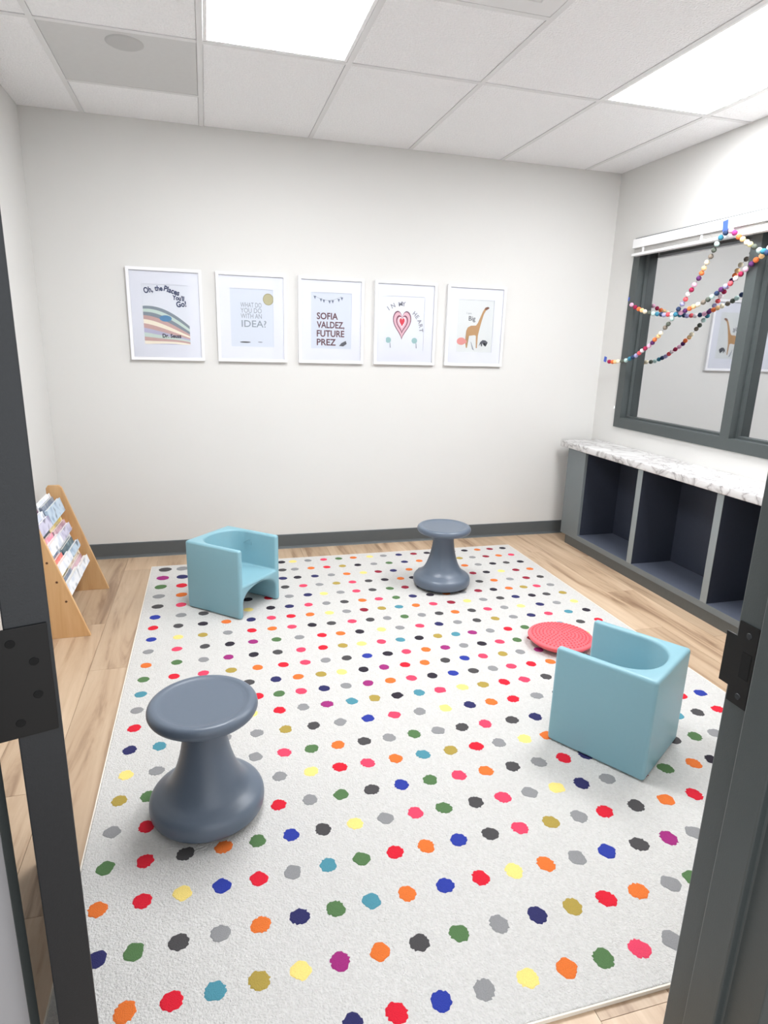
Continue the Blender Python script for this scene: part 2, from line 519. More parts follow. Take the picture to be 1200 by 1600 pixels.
# ------------------------------------------------------------------ door frame and door
trim = tag(empty('trim_1', (0.87, -3.45, 0)), kind='structure')
prof = [(1.343, -3.366), (1.343, -3.419), (1.327, -3.419), (1.327, -3.476), (1.343, -3.476), (1.343, -3.534), (1.3998, -3.534), (1.3998, -3.366)]
obj('jamb', prism(prof, 'z', 0.0, 2.10, bevel=0.0028), M_dark, trim)
obj('jamb', box(0.3002, 0.338, -3.396, -3.364, 0.0, 2.10, bevel=0.0014), M_dark, trim)
obj('jamb_lining', box(0.3002, 0.338, -3.534, -3.3965, 0.0, 2.10), M_lining, trim)
obj('head', box(0.3002, 1.3998, -3.534, -3.364, 2.1005, 2.139), M_dark, trim)
st = obj('strike_plate', boxes([(1.3400, 1.3428, -3.408, -3.372, 0.838, 0.970), (1.3400, 1.3428, -3.372, -3.352, 0.862, 0.945)]), M_black, trim)
obj('latch_hole_shade', box(1.3394, 1.3399, -3.403, -3.386, 0.884, 0.926), M_hole, st)  # thin near-black plate on the strike, painted as shade inside the hole
for zz in (0.953, 0.853):
    sc = bmesh.new()
    bmesh.ops.create_cone(sc, cap_ends=True, segments=16, radius1=0.0052, radius2=0.0045, depth=0.001,
                          matrix=Matrix.Translation((1.3395, -3.392, zz)) @ Matrix.Rotation(math.radians(-90), 4, 'Y'))
    obj('screw', to_mesh(sc), M_door, st)

door = empty('door_1', (0.406, -3.366, 0.0), math.radians(107))
tag(door, kind='structure')
obj('leaf', box(0, 0.91, 0, 0.0445, 0.012, 2.09, bevel=0.0015), M_door, door, world=False)
hg = obj('hinge', box(-0.0026, -0.0002, 0.004, 0.064, 0.927, 1.057, bevel=0.0008), M_black, door, world=False)
kn = bmesh.new()
bmesh.ops.create_cone(kn, cap_ends=True, segments=16, radius1=0.008, radius2=0.008, depth=0.132, matrix=Matrix.Translation((-0.001, 0.070, 0.992)))
obj('knuckle', to_mesh(kn), M_black, hg, world=False)
for yy, zz in ((0.040, 1.040), (0.020, 1.015), (0.020, 0.975), (0.040, 0.945)):
    sc = bmesh.new()
    bmesh.ops.create_cone(sc, cap_ends=True, segments=14, radius1=0.0050, radius2=0.0045, depth=0.0008,
                          matrix=Matrix.Translation((-0.0030, yy, zz)) @ Matrix.Rotation(math.radians(-90), 4, 'Y'))
    obj('screw', to_mesh(sc), M_hole, hg, world=False)

# ------------------------------------------------------------------ cubby cabinet and worktop
CX = 3.03
cab = empty('cubby_cabinet', (3.17, -1.2, 0))
tag(cab, 'low grey open cubby cabinet along the right wall under the window', 'cabinet')
CB = 3.317
obj('filler_panel', box(CX, CX + 0.02, -0.385, -0.170, 0.062, 0.680, bevel=0.001), M_cab, cab)
obj('side_panel', box(CX + 0.0202, CB, -0.385, -0.365, 0.097, 0.680), M_cab_shade, cab)
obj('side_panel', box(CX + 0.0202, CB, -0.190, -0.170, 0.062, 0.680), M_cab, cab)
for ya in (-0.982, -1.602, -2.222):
    d = obj('divider', box(CX + 0.003, CB, ya, ya + 0.044, 0.097, 0.680), M_cab_shade, cab)
    obj('edge_band', box(CX, CX + 0.0029, ya, ya + 0.044, 0.097, 0.680), M_edge, d)
_bp = obj('bottom_panel', box(CX + 0.003, CB, -2.222, -0.386, 0.062, 0.0968), mat('cabinet_floor_shaded', (84, 90, 104), 0.45, vary=0.08, vscale=60), cab)  # cubby floor colour carries the shade from inside the cabinet
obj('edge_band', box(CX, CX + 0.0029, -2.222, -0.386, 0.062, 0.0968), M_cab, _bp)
obj('back_panel', box(CB + 0.0002, CB + 0.0028, -2.222, -0.170, 0.062, 0.680), M_cab_shade, cab)
obj('toe_kick', box(CX + 0.004, CB, -2.20, -0.235, 0.0, 0.0618), M_kick, cab)
wt = obj('worktop', box(3.018, 3.3195, -2.245, -0.072, 0.6805, 0.724, bevel=0.006, seg=3), M_marble)
smooth_by_angle(wt.data, 40)
tag(wt, 'white marble-look laminate worktop lying on the grey cubby cabinet', 'worktop')

# ------------------------------------------------------------------ cube chairs
def chair_mesh():
    Wd, D, Hh = 0.328, 0.342, 0.358
    base = box(-Wd / 2, Wd / 2, -D / 2, D / 2, 0, Hh)
    a = Wd / 2 - 0.030
    ry = 0.125
    yc = -D / 2 + 0.034 + ry
    # upper U-shaped well, open to the front
    pts = [(a, D / 2 + 0.1), (-a, D / 2 + 0.1), (-a, yc)]
    for i in range(1, 24):
        t = math.pi * i / 24
        c, s = math.cos(t), math.sin(t)
        pts.append((-a * (abs(c) ** 0.9) * (1 if c >= 0 else -1), yc - ry * s ** 0.9))
    pts.append((a, yc))
    well = prism(pts, 'z', 0.168, 0.6)
    # arch under the seat
    b = Wd / 2 - 0.030
    ap = [(-b, -0.1), (b, -0.1), (b, 0.065)]
    for i in range(1, 20):
        t = math.pi * i / 20
        ap.append((b * math.cos(t), 0.065 + 0.080 * math.sin(t) ** 0.8))
    ap.append((-b, 0.065))
    arch = prism(ap, 'y', -D / 2 + 0.03, D / 2 + 0.1)
    me = boolean(base, [well, arch], bevel=0.012, seg=4, angle=32)
    return smooth_by_angle(me, 50)
CH = chair_mesh()
def make_chair(loc, front, label):
    ang = math.atan2(front[1], front[0]) - math.pi / 2
    r = empty('cube_chair', loc, ang)
    tag(r, label, 'chair', 'aqua plastic cube chairs')
    s = obj('shell', CH, M_aqua, r, world=False)
    # moulded outline on the inner wall
    tri = [(-0.128, -0.035, 0.292), (-0.1265, 0.012, 0.318), (-0.1285, 0.016, 0.285), (-0.128, -0.035, 0.292)]
    obj('moulded_mark', tube(tri, 0.0010, 5), M_aqua, r, world=False)
    return r
RUGZ = 0.0138
make_chair((0.672, -0.894, RUGZ), (0.237, -0.215), 'aqua plastic cube chair by the back wall, open front facing the room')
make_chair((1.924, -2.402, RUGZ), (-0.187, 0.290), 'aqua plastic cube chair near the doorway, seen from behind beside red disc')

# ------------------------------------------------------------------ wobble stools
ped = spline([(0.150, 0.013), (0.1605, 0.021), (0.1635, 0.038), (0.1615, 0.055), (0.1540, 0.067), (0.139, 0.0775), (0.119, 0.091), (0.102, 0.112), (0.087, 0.144), (0.074, 0.185), (0.0645, 0.230), (0.0595, 0.270), (0.0595, 0.298), (0.064, 0.318)], 5)
PED = lathe([(0.0, 0.0125)] + ped + [(0.0, 0.318)], 64)
seat = spline([(0.066, 0.312), (0.110, 0.316), (0.140, 0.323), (0.1515, 0.336), (0.150, 0.350), (0.142, 0.3585), (0.131, 0.3600), (0.121, 0.3575), (0.112, 0.3560)], 5)
SEAT = lathe([(0.0, 0.312)] + seat + [(0.0, 0.3550)], 64)
RING = lathe([(0.0, 0.0), (0.110, 0.0), (0.138, 0.005), (0.149, 0.0115), (0.149, 0.0122), (0.0, 0.0122)], 64)
for me in (PED, SEAT, RING): smooth_by_angle(me, 60)
def stool(loc, label, tilt=(0, 0)):
    r = empty('wobble_stool', loc)
    r.rotation_euler = (tilt[0], tilt[1], 0)
    tag(r, label, 'stool', 'slate grey wobble stools')
    obj('pedestal', PED, M_slate, r, world=False)
    obj('seat', SEAT, M_slate, r, world=False)
    obj('rubber_foot', RING, M_slate_dk, r, world=False)
stool((0.530, -2.425, RUGZ), 'slate grey plastic wobble stool in the foreground at the left')
stool((1.838, -0.880, RUGZ), 'slate grey plastic wobble stool farther back, near the back wall')

# ------------------------------------------------------------------ red balance disc
dc = (2.128, -1.700, RUGZ)
r = empty('balance_disc', dc)
tag(r, 'round coral red balance disc with bumps lying behind the nearer chair', 'balance disc')
prof = spline([(0.085, 0.0), (0.120, 0.010), (0.143, 0.026), (0.1495, 0.036), (0.1485, 0.0430), (0.138, 0.0465), (0.090, 0.0525), (0.040, 0.0552)], 4)
obj('cushion', smooth_by_angle(lathe([(0, 0.0)] + prof + [(0, 0.0560)], 56), 60), M_red, r, world=False)
bm = bmesh.new()
for ring in range(1, 9):
    rr = ring * 0.0163
    n = int(2 * math.pi * rr / 0.0175)
    for i in range(n):
        a = 2 * math.pi * (i + 0.5 * (ring % 2)) / n
        z = 0.0560 - 0.0085 * (rr / 0.138) ** 2
        bmesh.ops.create_cone(bm, cap_ends=True, segments=6, radius1=0.0052, radius2=0.0030, depth=0.0060,
                              matrix=Matrix.Translation((rr * math.cos(a), rr * math.sin(a), z + 0.0010)))
tag(obj('bumps', to_mesh(bm), M_red, r, world=False), kind='stuff')

# ------------------------------------------------------------------ rug with coloured pile dots
RX0, RX1, RY0, RY1 = 0.205, 2.582, -3.216, -0.240
rug = empty('area_rug', ((RX0 + RX1) / 2, (RY0 + RY1) / 2, 0.0005))
tag(rug, 'large off-white area rug with rows of multicoloured dots on the wood floor', 'rug')
obj('pile', box(RX0 + 0.004, RX1 - 0.004, RY0 + 0.004, RY1 - 0.004, 0.0005, 0.0120, bevel=0.003), M_rug, rug)
bd = 0.0035
obj('binding', boxes([(RX0, RX1, RY0, RY0 + 0.0039, 0.0005, 0.0105), (RX0, RX1, RY1 - 0.0039, RY1, 0.0005, 0.0105),
                      (RX0, RX0 + 0.0039, RY0 + 0.004, RY1 - 0.004, 0.0005, 0.0105), (RX1 - 0.0039, RX1, RY0 + 0.004, RY1 - 0.004, 0.0005, 0.0105)]), M_bind, rug)
DCOL = {'k': (36, 30, 42), 'd': (68, 66, 67), 'g': (136, 136, 137), 'n': (36, 36, 88), 'b': (34, 52, 148), 'r': (206, 14, 42), 'c': (138, 20, 46),
        'p': (216, 60, 92), 'o': (214, 108, 40), 'y': (240, 212, 122), 'v': (164, 142, 64), 'e': (78, 112, 68), 't': (72, 136, 152), 'm': (150, 34, 112)}
DNAME = {'k': 'black', 'd': 'charcoal', 'g': 'grey', 'n': 'navy', 'b': 'blue', 'r': 'red', 'c': 'crimson', 'p': 'pink', 'o': 'orange', 'y': 'yellow', 'v': 'olive', 'e': 'green', 't': 'teal', 'm': 'magenta'}
DM = {k: mat('pile_' + DNAME[k], v, 0.95, vary=0.22, vscale=7, bump=0.7, bscale=9, bdist=0.003) for k, v in DCOL.items()}
def dot_pts(rnd, seg=16, rag=0.0):
    """a tufted dot: domed top, ragged outline (rag = how far single tufts stick out)"""
    out, mid = [], []
    ph = rnd.uniform(0, 6.28)
    for i in range(seg):
        a = 2 * math.pi * (i + rnd.uniform(-0.25, 0.25)) / seg
        k = 1.0 + 0.05 * math.sin(2 * a + ph) + rnd.uniform(-0.05, 0.05)
        k += rnd.choice((-1, 1)) * rag * rnd.uniform(0.3, 1.0)
        out.append((k * math.cos(a), k * math.sin(a), -0.0004))
        q = rnd.uniform(0.78, 0.86)
        mid.append((q * math.cos(a), q * math.sin(a), 0.0012))
    vs = [(0, 0, 0.0016)] + mid + out
    fs = []
    for i in range(seg):
        j = (i + 1) % seg
        fs.append((0, 1 + i, 1 + j))
        fs.append((1 + i, 1 + seg + i, 1 + seg + j, 1 + j))
    return vs, fs
_rnd = random.Random(3)
VARI = [dot_pts(_rnd) for _ in range(4)] + [dot_pts(_rnd, 30, 0.10) for _ in range(5)]
DMESH = {}
def dot_mesh(c, v):
    if (c, v) not in DMESH:
        me = bpy.data.meshes.new('dot')
        me.from_pydata(VARI[v][0], [], VARI[v][1])
        me.materials.append(DM[c])
        DMESH[c, v] = me
    return DMESH[c, v]
DOTS = [
  (-0.312, "0.288d 0.387g 0.485r- 0.584p- 0.683g- 0.782k- 0.881y- 0.980k 1.052y 1.148g 1.249p 1.347e 1.444o 1.553y 1.646g 1.751n 1.854c 1.948k 2.038v- 2.128n- 2.218k 2.313o 2.405c 2.502k"),
  (-0.453, "0.283m 0.391n 0.488g- 0.584g- 0.681d- 0.777y- 0.874e- 0.970d 1.046g 1.146o 1.244r 1.343v 1.441k 1.545g 1.645e 1.748n 1.847o 1.940p- 2.033b- 2.126v 2.217g 2.313c 2.406o 2.498p"),
  (-0.592, "0.280e 0.392r 0.487b- 0.581d- 0.675r- 0.769e- 0.864e- 0.958n 1.044k 1.147n 1.246g 1.341o 1.443y 1.537c 1.633n 1.734o 1.817g 1.913o- 2.009p- 2.105o 2.197g 2.299k 2.394d 2.494k"),
  (-0.730, "0.279g 0.396o 0.489b- 0.582n- 0.675g- 0.769p- 0.862r- 0.955d 1.058p 1.151g 1.250v 1.345p 1.442d 1.540k 1.638o 1.714k 1.811d- 1.908m- 2.005b- 2.102c 2.192k 2.292y 2.392c 2.490o"),
  (-0.868, "0.282d 0.398p 0.484p- 0.569b- 0.654p- 0.739k 0.850r- 0.961g 1.063n 1.152y 1.246g 1.337p 1.430d 1.532e 1.623c 1.716n- 1.808p- 1.900p- 1.992m- 2.084d 2.179o 2.283g 2.391c 2.486d"),
  (-1.002, "0.279b 0.403g 0.511d 0.623k- 0.734y 0.848k 0.945n 1.046p 1.142g 1.240d 1.339o 1.432p 1.530e 1.626n 1.728k 1.824o- 1.921g- 2.018c 2.113k 2.210o 2.304v 2.389p 2.479g"),
  (-1.126, "0.279r 0.394d 0.509k 0.620o 0.740n 0.840p 0.938r 1.035o 1.135y 1.226g 1.319c 1.415v 1.509t 1.604o 1.702p 1.805c 1.899y 1.994g 2.096d 2.190n 2.291k 2.383d 2.486v"),
  (-1.250, "0.280b 0.398y 0.509v 0.623g 0.735r 0.832o 0.927p 1.026k 1.122d 1.227p 1.321d 1.410g 1.502e 1.595g 1.690d 1.779o 1.873d 1.964p 2.061g 2.159y 2.273n 2.376g 2.483y"),
  (-1.370, "0.277g 0.398p 0.518d 0.628k 0.733m 0.840e 0.947g 1.054r 1.144o 1.238k 1.347y 1.441g 1.544p 1.645n 1.745g 1.850d 1.952v 2.054g 2.156n 2.257p 2.376t 2.483k"),
  (-1.495, "0.278o 0.402e 0.513g 0.618m 0.727k 0.832d 0.937p 1.037r 1.129v 1.218y 1.313p 1.406t 1.499k 1.593v 1.685t 1.772m 1.866g 1.962r 2.054e 2.136k 2.252t- 2.369d 2.474r"),
  (-1.614, "0.278e 0.396r 0.513p 0.625v 0.735o 0.844r 0.938p 1.028g 1.122d 1.215b 1.310k 1.398p 1.492o 1.586m 1.678g 1.769k 1.861p 1.951e 2.029c 2.125o- 2.221m- 2.317y- 2.413e- 2.509r-"),
  (-1.728, "0.278t 0.380r 0.484n- 0.588r- 0.691d 0.800n 0.892o 0.988v 1.076y 1.171k 1.262m 1.357r 1.447o 1.543d 1.635b 1.724p 1.821v 1.909g 2.003m 2.099v- 2.195p- 2.291g- 2.387e- 2.483p-"),
  (-1.841, "0.275g 0.364d- 0.453p- 0.541t- 0.630k- 0.719r 0.801e 0.888p 0.981n 1.071g 1.163m 1.258o 1.350p 1.442k 1.536b 1.629d 1.720g 1.808p 1.904r 1.999o 2.095p- 2.191b- 2.287e- 2.383r- 2.479y-"),
  (-1.956, "0.277r 0.379y- 0.482t- 0.585p- 0.687y- 0.790r 0.880g 0.972m 1.069t 1.161v 1.254k 1.345t 1.435p 1.532y 1.623v 1.718r 1.810p 1.913d 2.009v- 2.105n- 2.201r- 2.297p- 2.393p- 2.489b-"),
  (-2.083, "0.275n 0.370t 0.479d- 0.587g- 0.696g 0.798v 0.899d 0.998g 1.102b 1.204p 1.305g 1.409y 1.510n 1.601o 1.696r 1.800g 1.896d- 1.992v- 2.088m- 2.184p- 2.280e- 2.376e- 2.472m-"),
  (-2.214, "0.278y 0.370g 0.474v- 0.578k- 0.682g 0.778p 0.871e 0.963o 1.056d 1.147g 1.240e 1.332g 1.424d 1.516p 1.625d 1.722n 1.816o- 1.909n- 2.003m- 2.097r- 2.191g- 2.285y- 2.379r- 2.473b"),
  (-2.331, "0.272v 0.353e 0.452m- 0.551m- 0.651v- 0.750g 0.851y 0.946r 1.040p 1.137o 1.234t 1.334v 1.430r 1.516g 1.616y 1.705o 1.798p- 1.891n- 1.984o- 2.077y- 2.170k- 2.263t- 2.356d 2.454r"),
  (-2.459, "0.269g 0.360r 0.453o- 0.546m- 0.640e- 0.733r 0.827g 0.923e 1.021d 1.118b 1.214e 1.313p 1.408o 1.505d 1.602g 1.696r 1.781n 1.871r- 1.961o- 2.052g- 2.142d- 2.232e 2.320g 2.416k- 2.512r-"),
  (-2.587, "0.269e 0.367r 0.469d 0.569o 0.661e 0.754b 0.845d 0.939y 1.030g 1.123p 1.213e 1.317d 1.408p 1.500g 1.595y 1.684n 1.779g 1.903c 2.003e 2.116o 2.194k 2.290p- 2.386b- 2.482t-"),
  (-2.716, "0.269o 0.371r 0.466y 0.561b 0.654r 0.742g 0.836t 0.927e 1.022r 1.112o 1.209b 1.306d 1.400p 1.500v 1.594g 1.682r 1.792d 1.900o 2.006r 2.102t- 2.198r- 2.294g- 2.390o- 2.486n-"),
  (-2.852, "0.284n 0.365e 0.462d 0.555g 0.648o 0.741n 0.830e 0.921t 1.014o 1.117b 1.216r 1.312y 1.407o 1.502g 1.597b 1.701d 1.800m 1.888g 1.984p- 2.080v- 2.176d- 2.272d- 2.368o- 2.464k-"),
  (-2.988, "0.266g- 0.361o 0.453r 0.541t 0.634v 0.725y 0.813m 0.906o 1.002d 1.101e 1.204g 1.307n 1.405v 1.502r 1.597o 1.695g 1.765e 1.861p- 1.957k- 2.053m- 2.149o- 2.245d- 2.341o- 2.437p-"),
  (-3.127, "0.336y- 0.431m- 0.526b- 0.621n- 0.716o- 0.811n 0.905r 1.004b 1.103g 1.208y 1.305o 1.399e 1.496p 1.585g 1.681t- 1.777m- 1.873g- 1.969p- 2.065t- 2.161r- 2.257v- 2.353p- 2.449n-"),
]
allv, rest = [], []
for y, s in DOTS:
    for tok in s.split():
        hid = tok.endswith('-')
        tok = tok.rstrip('-')
        x, c = float(tok[:-1]), tok[-1]
        f = max(0.0, min(1.0, (y + 1.25) / 0.9))              # the far left corner has larger dots
        rad = 0.0240 + 0.0026 * max(0.0, min(1.0, (x - 0.9) / 0.8)) * max(0.0, min(1.0, (-1.8 - y) / 0.6)) + f * 0.0150 * max(0.0, min(1.0, (1.15 - x) / 0.9))
        (rest if hid else allv).append((x, y, c, rad))
camp = cam.matrix_world.translation
allv.sort(key=lambda d: d[3] / (Vector((d[0], d[1], 0)) - camp).length, reverse=True)
rest += allv[300:]
for x, y, c, rad in allv[:300]:
    o = bpy.data.objects.new('dot', dot_mesh(c, _rnd.randrange(4) if y > -1.9 else 4 + _rnd.randrange(5)))
    COL.objects.link(o)
    o.parent = rug
    o.location = Vector((x, y, 0.0120)) - rug.location
    o.rotation_euler = (0, 0, _rnd.uniform(0, 6.28))
    o.scale = (rad, rad, 1)
me = bpy.data.meshes.new('dots')
vs, fs, mi = [], [], []
codes = sorted(DM)
for c in codes: me.materials.append(DM[c])
for x, y, c, rad in rest:
    v, f = VARI[_rnd.randrange(4)]
    b0 = len(vs)
    vs += [(x + rad * a, y + rad * b, 0.0120 + z) for a, b, z in v]
    for q in f:
        fs.append(tuple(b0 + i for i in q)); mi.append(codes.index(c))
me.from_pydata(vs, [], fs)
me.polygons.foreach_set('material_index', mi)
tag(obj('dot_pattern', me, None, rug), kind='stuff')

# ------------------------------------------------------------------ framed prints
INK = {n: mat('ink_' + n, c, 0.75) for n, c in dict(navy=(44, 56, 96), slate=(140, 150, 160), mauve=(190, 172, 178), cream=(246, 238, 220), rose=(206, 172, 168),
       lilac=(190, 188, 212), mint=(204, 220, 212), blue=(98, 146, 186), sand=(196, 184, 178), black=(50, 50, 54), grey=(140, 146, 156), pale=(214, 220, 231),
       gold=(184, 178, 140), golddk=(156, 150, 112), maroon=(98, 58, 70), bunt=(112, 124, 146), pink=(226, 184, 196), plum=(122, 70, 90), red=(222, 66, 84), teal=(158, 194, 194),
       tan=(188, 148, 104), brown=(128, 88, 72), pig=(224, 150, 146), dark=(92, 94, 102), page=(222, 225, 225), white=(228, 231, 239), softgrey=(142, 142, 152)).items()}
FWD, FHT = 0.415, 0.516
PW2, PH2 = 0.128, 0.168     # half size of the print
def flat(pts, y):
    bm = bmesh.new()
    bm.faces.new([bm.verts.new((u, y, v)) for u, v in pts])
    bmesh.ops.triangulate(bm, faces=bm.faces)
    me = bpy.data.meshes.new('flat'); bm.normal_update()
    bm.to_mesh(me); bm.free()
    return me
class Print:
    def __init__(s, xc, label, page):
        s.r = empty('framed_print', (xc, -0.0004, 1.227))
        tag(s.r, label, 'framed picture', 'white framed prints in a row on the back wall')
        s.cz = FHT / 2
        w, h, m = FWD / 2, FHT / 2, 0.017
        cz = s.cz
        s.obj('frame', boxes([(-w, w, -0.022, 0, cz - h, cz - h + m), (-w, w, -0.022, 0, cz + h - m, cz + h),
                              (-w, -w + m, -0.022, 0, cz - h + m, cz + h - m), (w - m, w, -0.022, 0, cz - h + m, cz + h - m)]), M_frame_w)
        s.obj('backing', box(-w + m + 0.0005, w - m - 0.0005, -0.0060, -0.0005, cz - h + m + 0.0005, cz + h - m - 0.0005), M_mat_w)
        a, b = PW2, PH2
        s.obj('mat_board', boxes([(-w + m + 0.0005, w - m - 0.0005, -0.0125, -0.0095, cz - h + m + 0.0005, cz - b), (-w + m + 0.0005, w - m - 0.0005, -0.0125, -0.0095, cz + b, cz + h - m - 0.0005),
                                  (-w + m + 0.0005, -a, -0.0125, -0.0095, cz - b, cz + b), (a, w - m - 0.0005, -0.0125, -0.0095, cz - b, cz + b)]), M_mat_w)
        s.pg = s.obj('print', box(-a - 0.004, a + 0.004, -0.0090, -0.0062, cz - b - 0.004, cz + b + 0.004), INK[page])
        s.obj('glass', box(-w + m + 0.0008, w - m - 0.0008, -0.0150, -0.0138, cz - h + m + 0.0008, cz + h - m - 0.0008), M_pglass)
        s.k = 0
    def obj(s, n, me, m, parent=None):
        o = bpy.data.objects.new(n, me); COL.objects.link(o); o.parent = parent or s.r
        if not me.materials: me.materials.append(m)
        return o
    def y(s):
        s.k += 1
        return -0.0091 - 0.00006 * s.k
    def shape(s, pts, ink, name='printed_shape'):
        return s.obj(name, flat([(u, v + s.cz) for u, v in pts], s.y()), INK[ink], s.pg)
    def ell(s, u, v, a, b, ink, rot=0.0, n=28, name='printed_shape'):
        c, d = math.cos(rot), math.sin(rot)
        return s.shape([(u + a * math.cos(t) * c - b * math.sin(t) * d, v + a * math.cos(t) * d + b * math.sin(t) * c) for t in [2 * math.pi * i / n for i in range(n)]], ink, name)
    def text(s, txt, u, v, size, ink, bold=0.0, width=None, rot=0.0, spacing=1.0):
        me = text_mesh(txt, size, bold, spacing)
        xs = [q.co.x for q in me.vertices]
        if width and xs:
            k = width / (max(xs) - min(xs))
            for q in me.vertices: q.co.x = (q.co.x - min(xs)) * k
        c, d = math.cos(rot), math.sin(rot)
        y = s.y()
        for q in me.vertices:
            X, Y = q.co.x, q.co.y
            q.co = (u + X * c - Y * d, y, v + s.cz + X * d + Y * c)
        return s.obj('lettering', me, INK[ink], s.pg)
    def arc_text(s, txt, cu, cv, rad, a0, a1, size, ink, bold=0.0):
        n = len(txt)
        for i, ch in enumerate(txt):
            if ch == ' ': continue
            a = a0 + (a1 - a0) * i / max(1, n - 1)
            s.text(ch, cu + rad * math.cos(a), cv + rad * math.sin(a), size, ink, bold, rot=a - math.pi / 2)

FX = [0.3655, 0.8605, 1.3480, 1.8345, 2.3245]
# 1 -- lettering above plain pastel hills
p = Print(FX[0], 'framed print of pastel striped hills under dark blue lettering, leftmost picture', 'white')
N = 22
def hills(k):
    out = []
    for i in range(N + 1):
        u = -PW2 + 2 * PW2 * i / N
        t = (u + PW2) / (2 * PW2)
        out.append((u, 0.046 - 0.0205 * k - 0.105 * t ** 1.8 * (1 - 0.075 * k) + 0.010 * math.sin(3.2 * t + 0.5 * k)))
    return out
for k, ink in enumerate(['slate', 'mint', 'slate', 'rose', 'cream', 'rose', 'lilac', 'mint', 'rose', 'cream', 'lilac']):
    top = [(u, max(v, -PH2 + 0.001)) for u, v in hills(k)]
    p.shape(top + [(PW2, -PH2), (-PW2, -PH2)], ink)
p.ell(-0.005, -0.020, 0.034, 0.018, 'blue')
for txt, u, v, sz, w, rot in (('Oh,', -0.114, 0.116, 0.044, 0.050, 0.22), ('the', -0.056, 0.132, 0.040, 0.044, 0.05), ('Places', -0.008, 0.136, 0.042, 0.088, -0.30), ("You'll", 0.038, 0.088, 0.036, 0.066, -0.10), ('Go!', 0.060, 0.046, 0.044, 0.056, 0.10)):
    p.text(txt, u, v, sz, 'navy', 0.0013, width=w, rot=rot)
p.text('Dr. Seuss', -0.028, -0.128, 0.030, 'black', 0.001, width=0.105)
# 2
p = Print(FX[1], 'framed pale print asking What do you do with an idea, gold round seal', 'pale')
for i, (t, sz, w) in enumerate((('WHAT DO', 0.040, 0.125), ('YOU DO', 0.040, 0.125), ('WITH AN', 0.040, 0.125))):
    p.text(t, -0.068, 0.062 - 0.032 * i, sz, 'grey', 0.0, width=w)
p.text('IDEA?', -0.064, -0.052, 0.056, 'slate', 0.0004, width=0.148)
p.ell(0.098, 0.112, 0.032, 0.034, 'golddk', name='seal'); p.ell(0.098, 0.112, 0.028, 0.030, 'gold', name='seal')
p.ell(-0.045, -0.142, 0.032, 0.004, 'black'); p.ell(0.045, -0.140, 0.014, 0.003, 'grey')
# 3
p = Print(FX[2], 'framed print lettered Sofia Valdez, Future Prez under small bunting, middle picture', 'pale')
for i, (t, w) in enumerate((('SOFIA', 0.134), ('VALDEZ,', 0.176), ('FUTURE', 0.176), ('PREZ', 0.122))):
    p.text(t, -0.092, 0.010 - 0.0525 * i, 0.055, 'maroon', 0.0012, width=w)
for u, v in ((-0.104, 0.136), (-0.066, 0.122), (-0.048, 0.116), (-0.012, 0.112), (0.008, 0.114), (0.046, 0.124), (0.066, 0.134)):
    p.shape([(u - 0.008, v + 0.010), (u + 0.008, v + 0.010), (u + 0.001, v - 0.010)], 'bunt')
bt = [(-0.112 + 0.0148 * i, 0.148 - 0.025 * math.sin(math.pi * i / 12)) for i in range(13)]
p.shape([(u, v + 0.0008) for u, v in bt] + [(u, v - 0.0008) for u, v in bt[::-1]], 'grey')
p.shape([(0.050, -0.150), (0.066, -0.132), (0.094, -0.118), (0.100, -0.136), (0.078, -0.152)], 'dark')
# 4
p = Print(FX[3], 'framed print of a plum and pink heart with In My Heart lettering', 'white')
def heart(cu, cv, w, h):
    out = []
    for i in range(48):
        t = 2 * math.pi * i / 48
        X = math.sin(t) ** 3
        Y = (13 * math.cos(t) - 5 * math.cos(2 * t) - 2 * math.cos(3 * t) - math.cos(4 * t)) / 17
        out.append((cu + w * X, cv + h * Y))
    return out
for w, h, ink in ((0.062, 0.106, 'plum'), (0.056, 0.096, 'pink'), (0.040, 0.068, 'plum'), (0.033, 0.056, 'pink'), (0.024, 0.042, 'white'), (0.018, 0.032, 'red')):
    p.shape(heart(-0.022, 0.004 + (0.008 if w < 0.03 else 0), w, h), ink)
p.arc_text('IN MY', -0.02, -0.05, 0.158, 2.20, 1.60, 0.038, 'softgrey', 0.0008)
p.arc_text('HEART', -0.036, -0.044, 0.134, 0.92, 0.12, 0.036, 'softgrey', 0.0008)
for u in (-0.112, 0.066):
    p.ell(u, -0.104, 0.019, 0.018, 'teal')
    p.shape([(u + 0.010, -0.12), (u + 0.014, -0.12), (u + 0.018, -0.152), (u + 0.012, -0.152)], 'grey')
# 5
p = Print(FX[4], 'framed print of a tan giraffe with pink and grey animals, rightmost picture', 'page')
gir = [(-0.058, -0.140), (-0.050, -0.140), (-0.046, -0.080), (-0.040, -0.062), (0.000, -0.056), (0.010, -0.062), (0.014, -0.140), (0.022, -0.140), (0.024, -0.060),
       (0.034, -0.010), (0.046, 0.040), (0.058, 0.080), (0.072, 0.104), (0.092, 0.116), (0.096, 0.122), (0.084, 0.128), (0.066, 0.122), (0.050, 0.098), (0.034, 0.060), (0.018, 0.022), (0.006, 0.006),
       (-0.030, 0.004), (-0.052, -0.008), (-0.062, -0.030), (-0.060, -0.060), (-0.066, -0.100)]
p.shape(gir, 'tan')
p.shape([(0.060, 0.110), (0.072, 0.106), (0.092, 0.117), (0.096, 0.122), (0.084, 0.128), (0.066, 0.122)], 'brown')
p.ell(-0.094, -0.098, 0.032, 0.024, 'pig'); p.ell(-0.068, -0.100, 0.014, 0.012, 'pig')
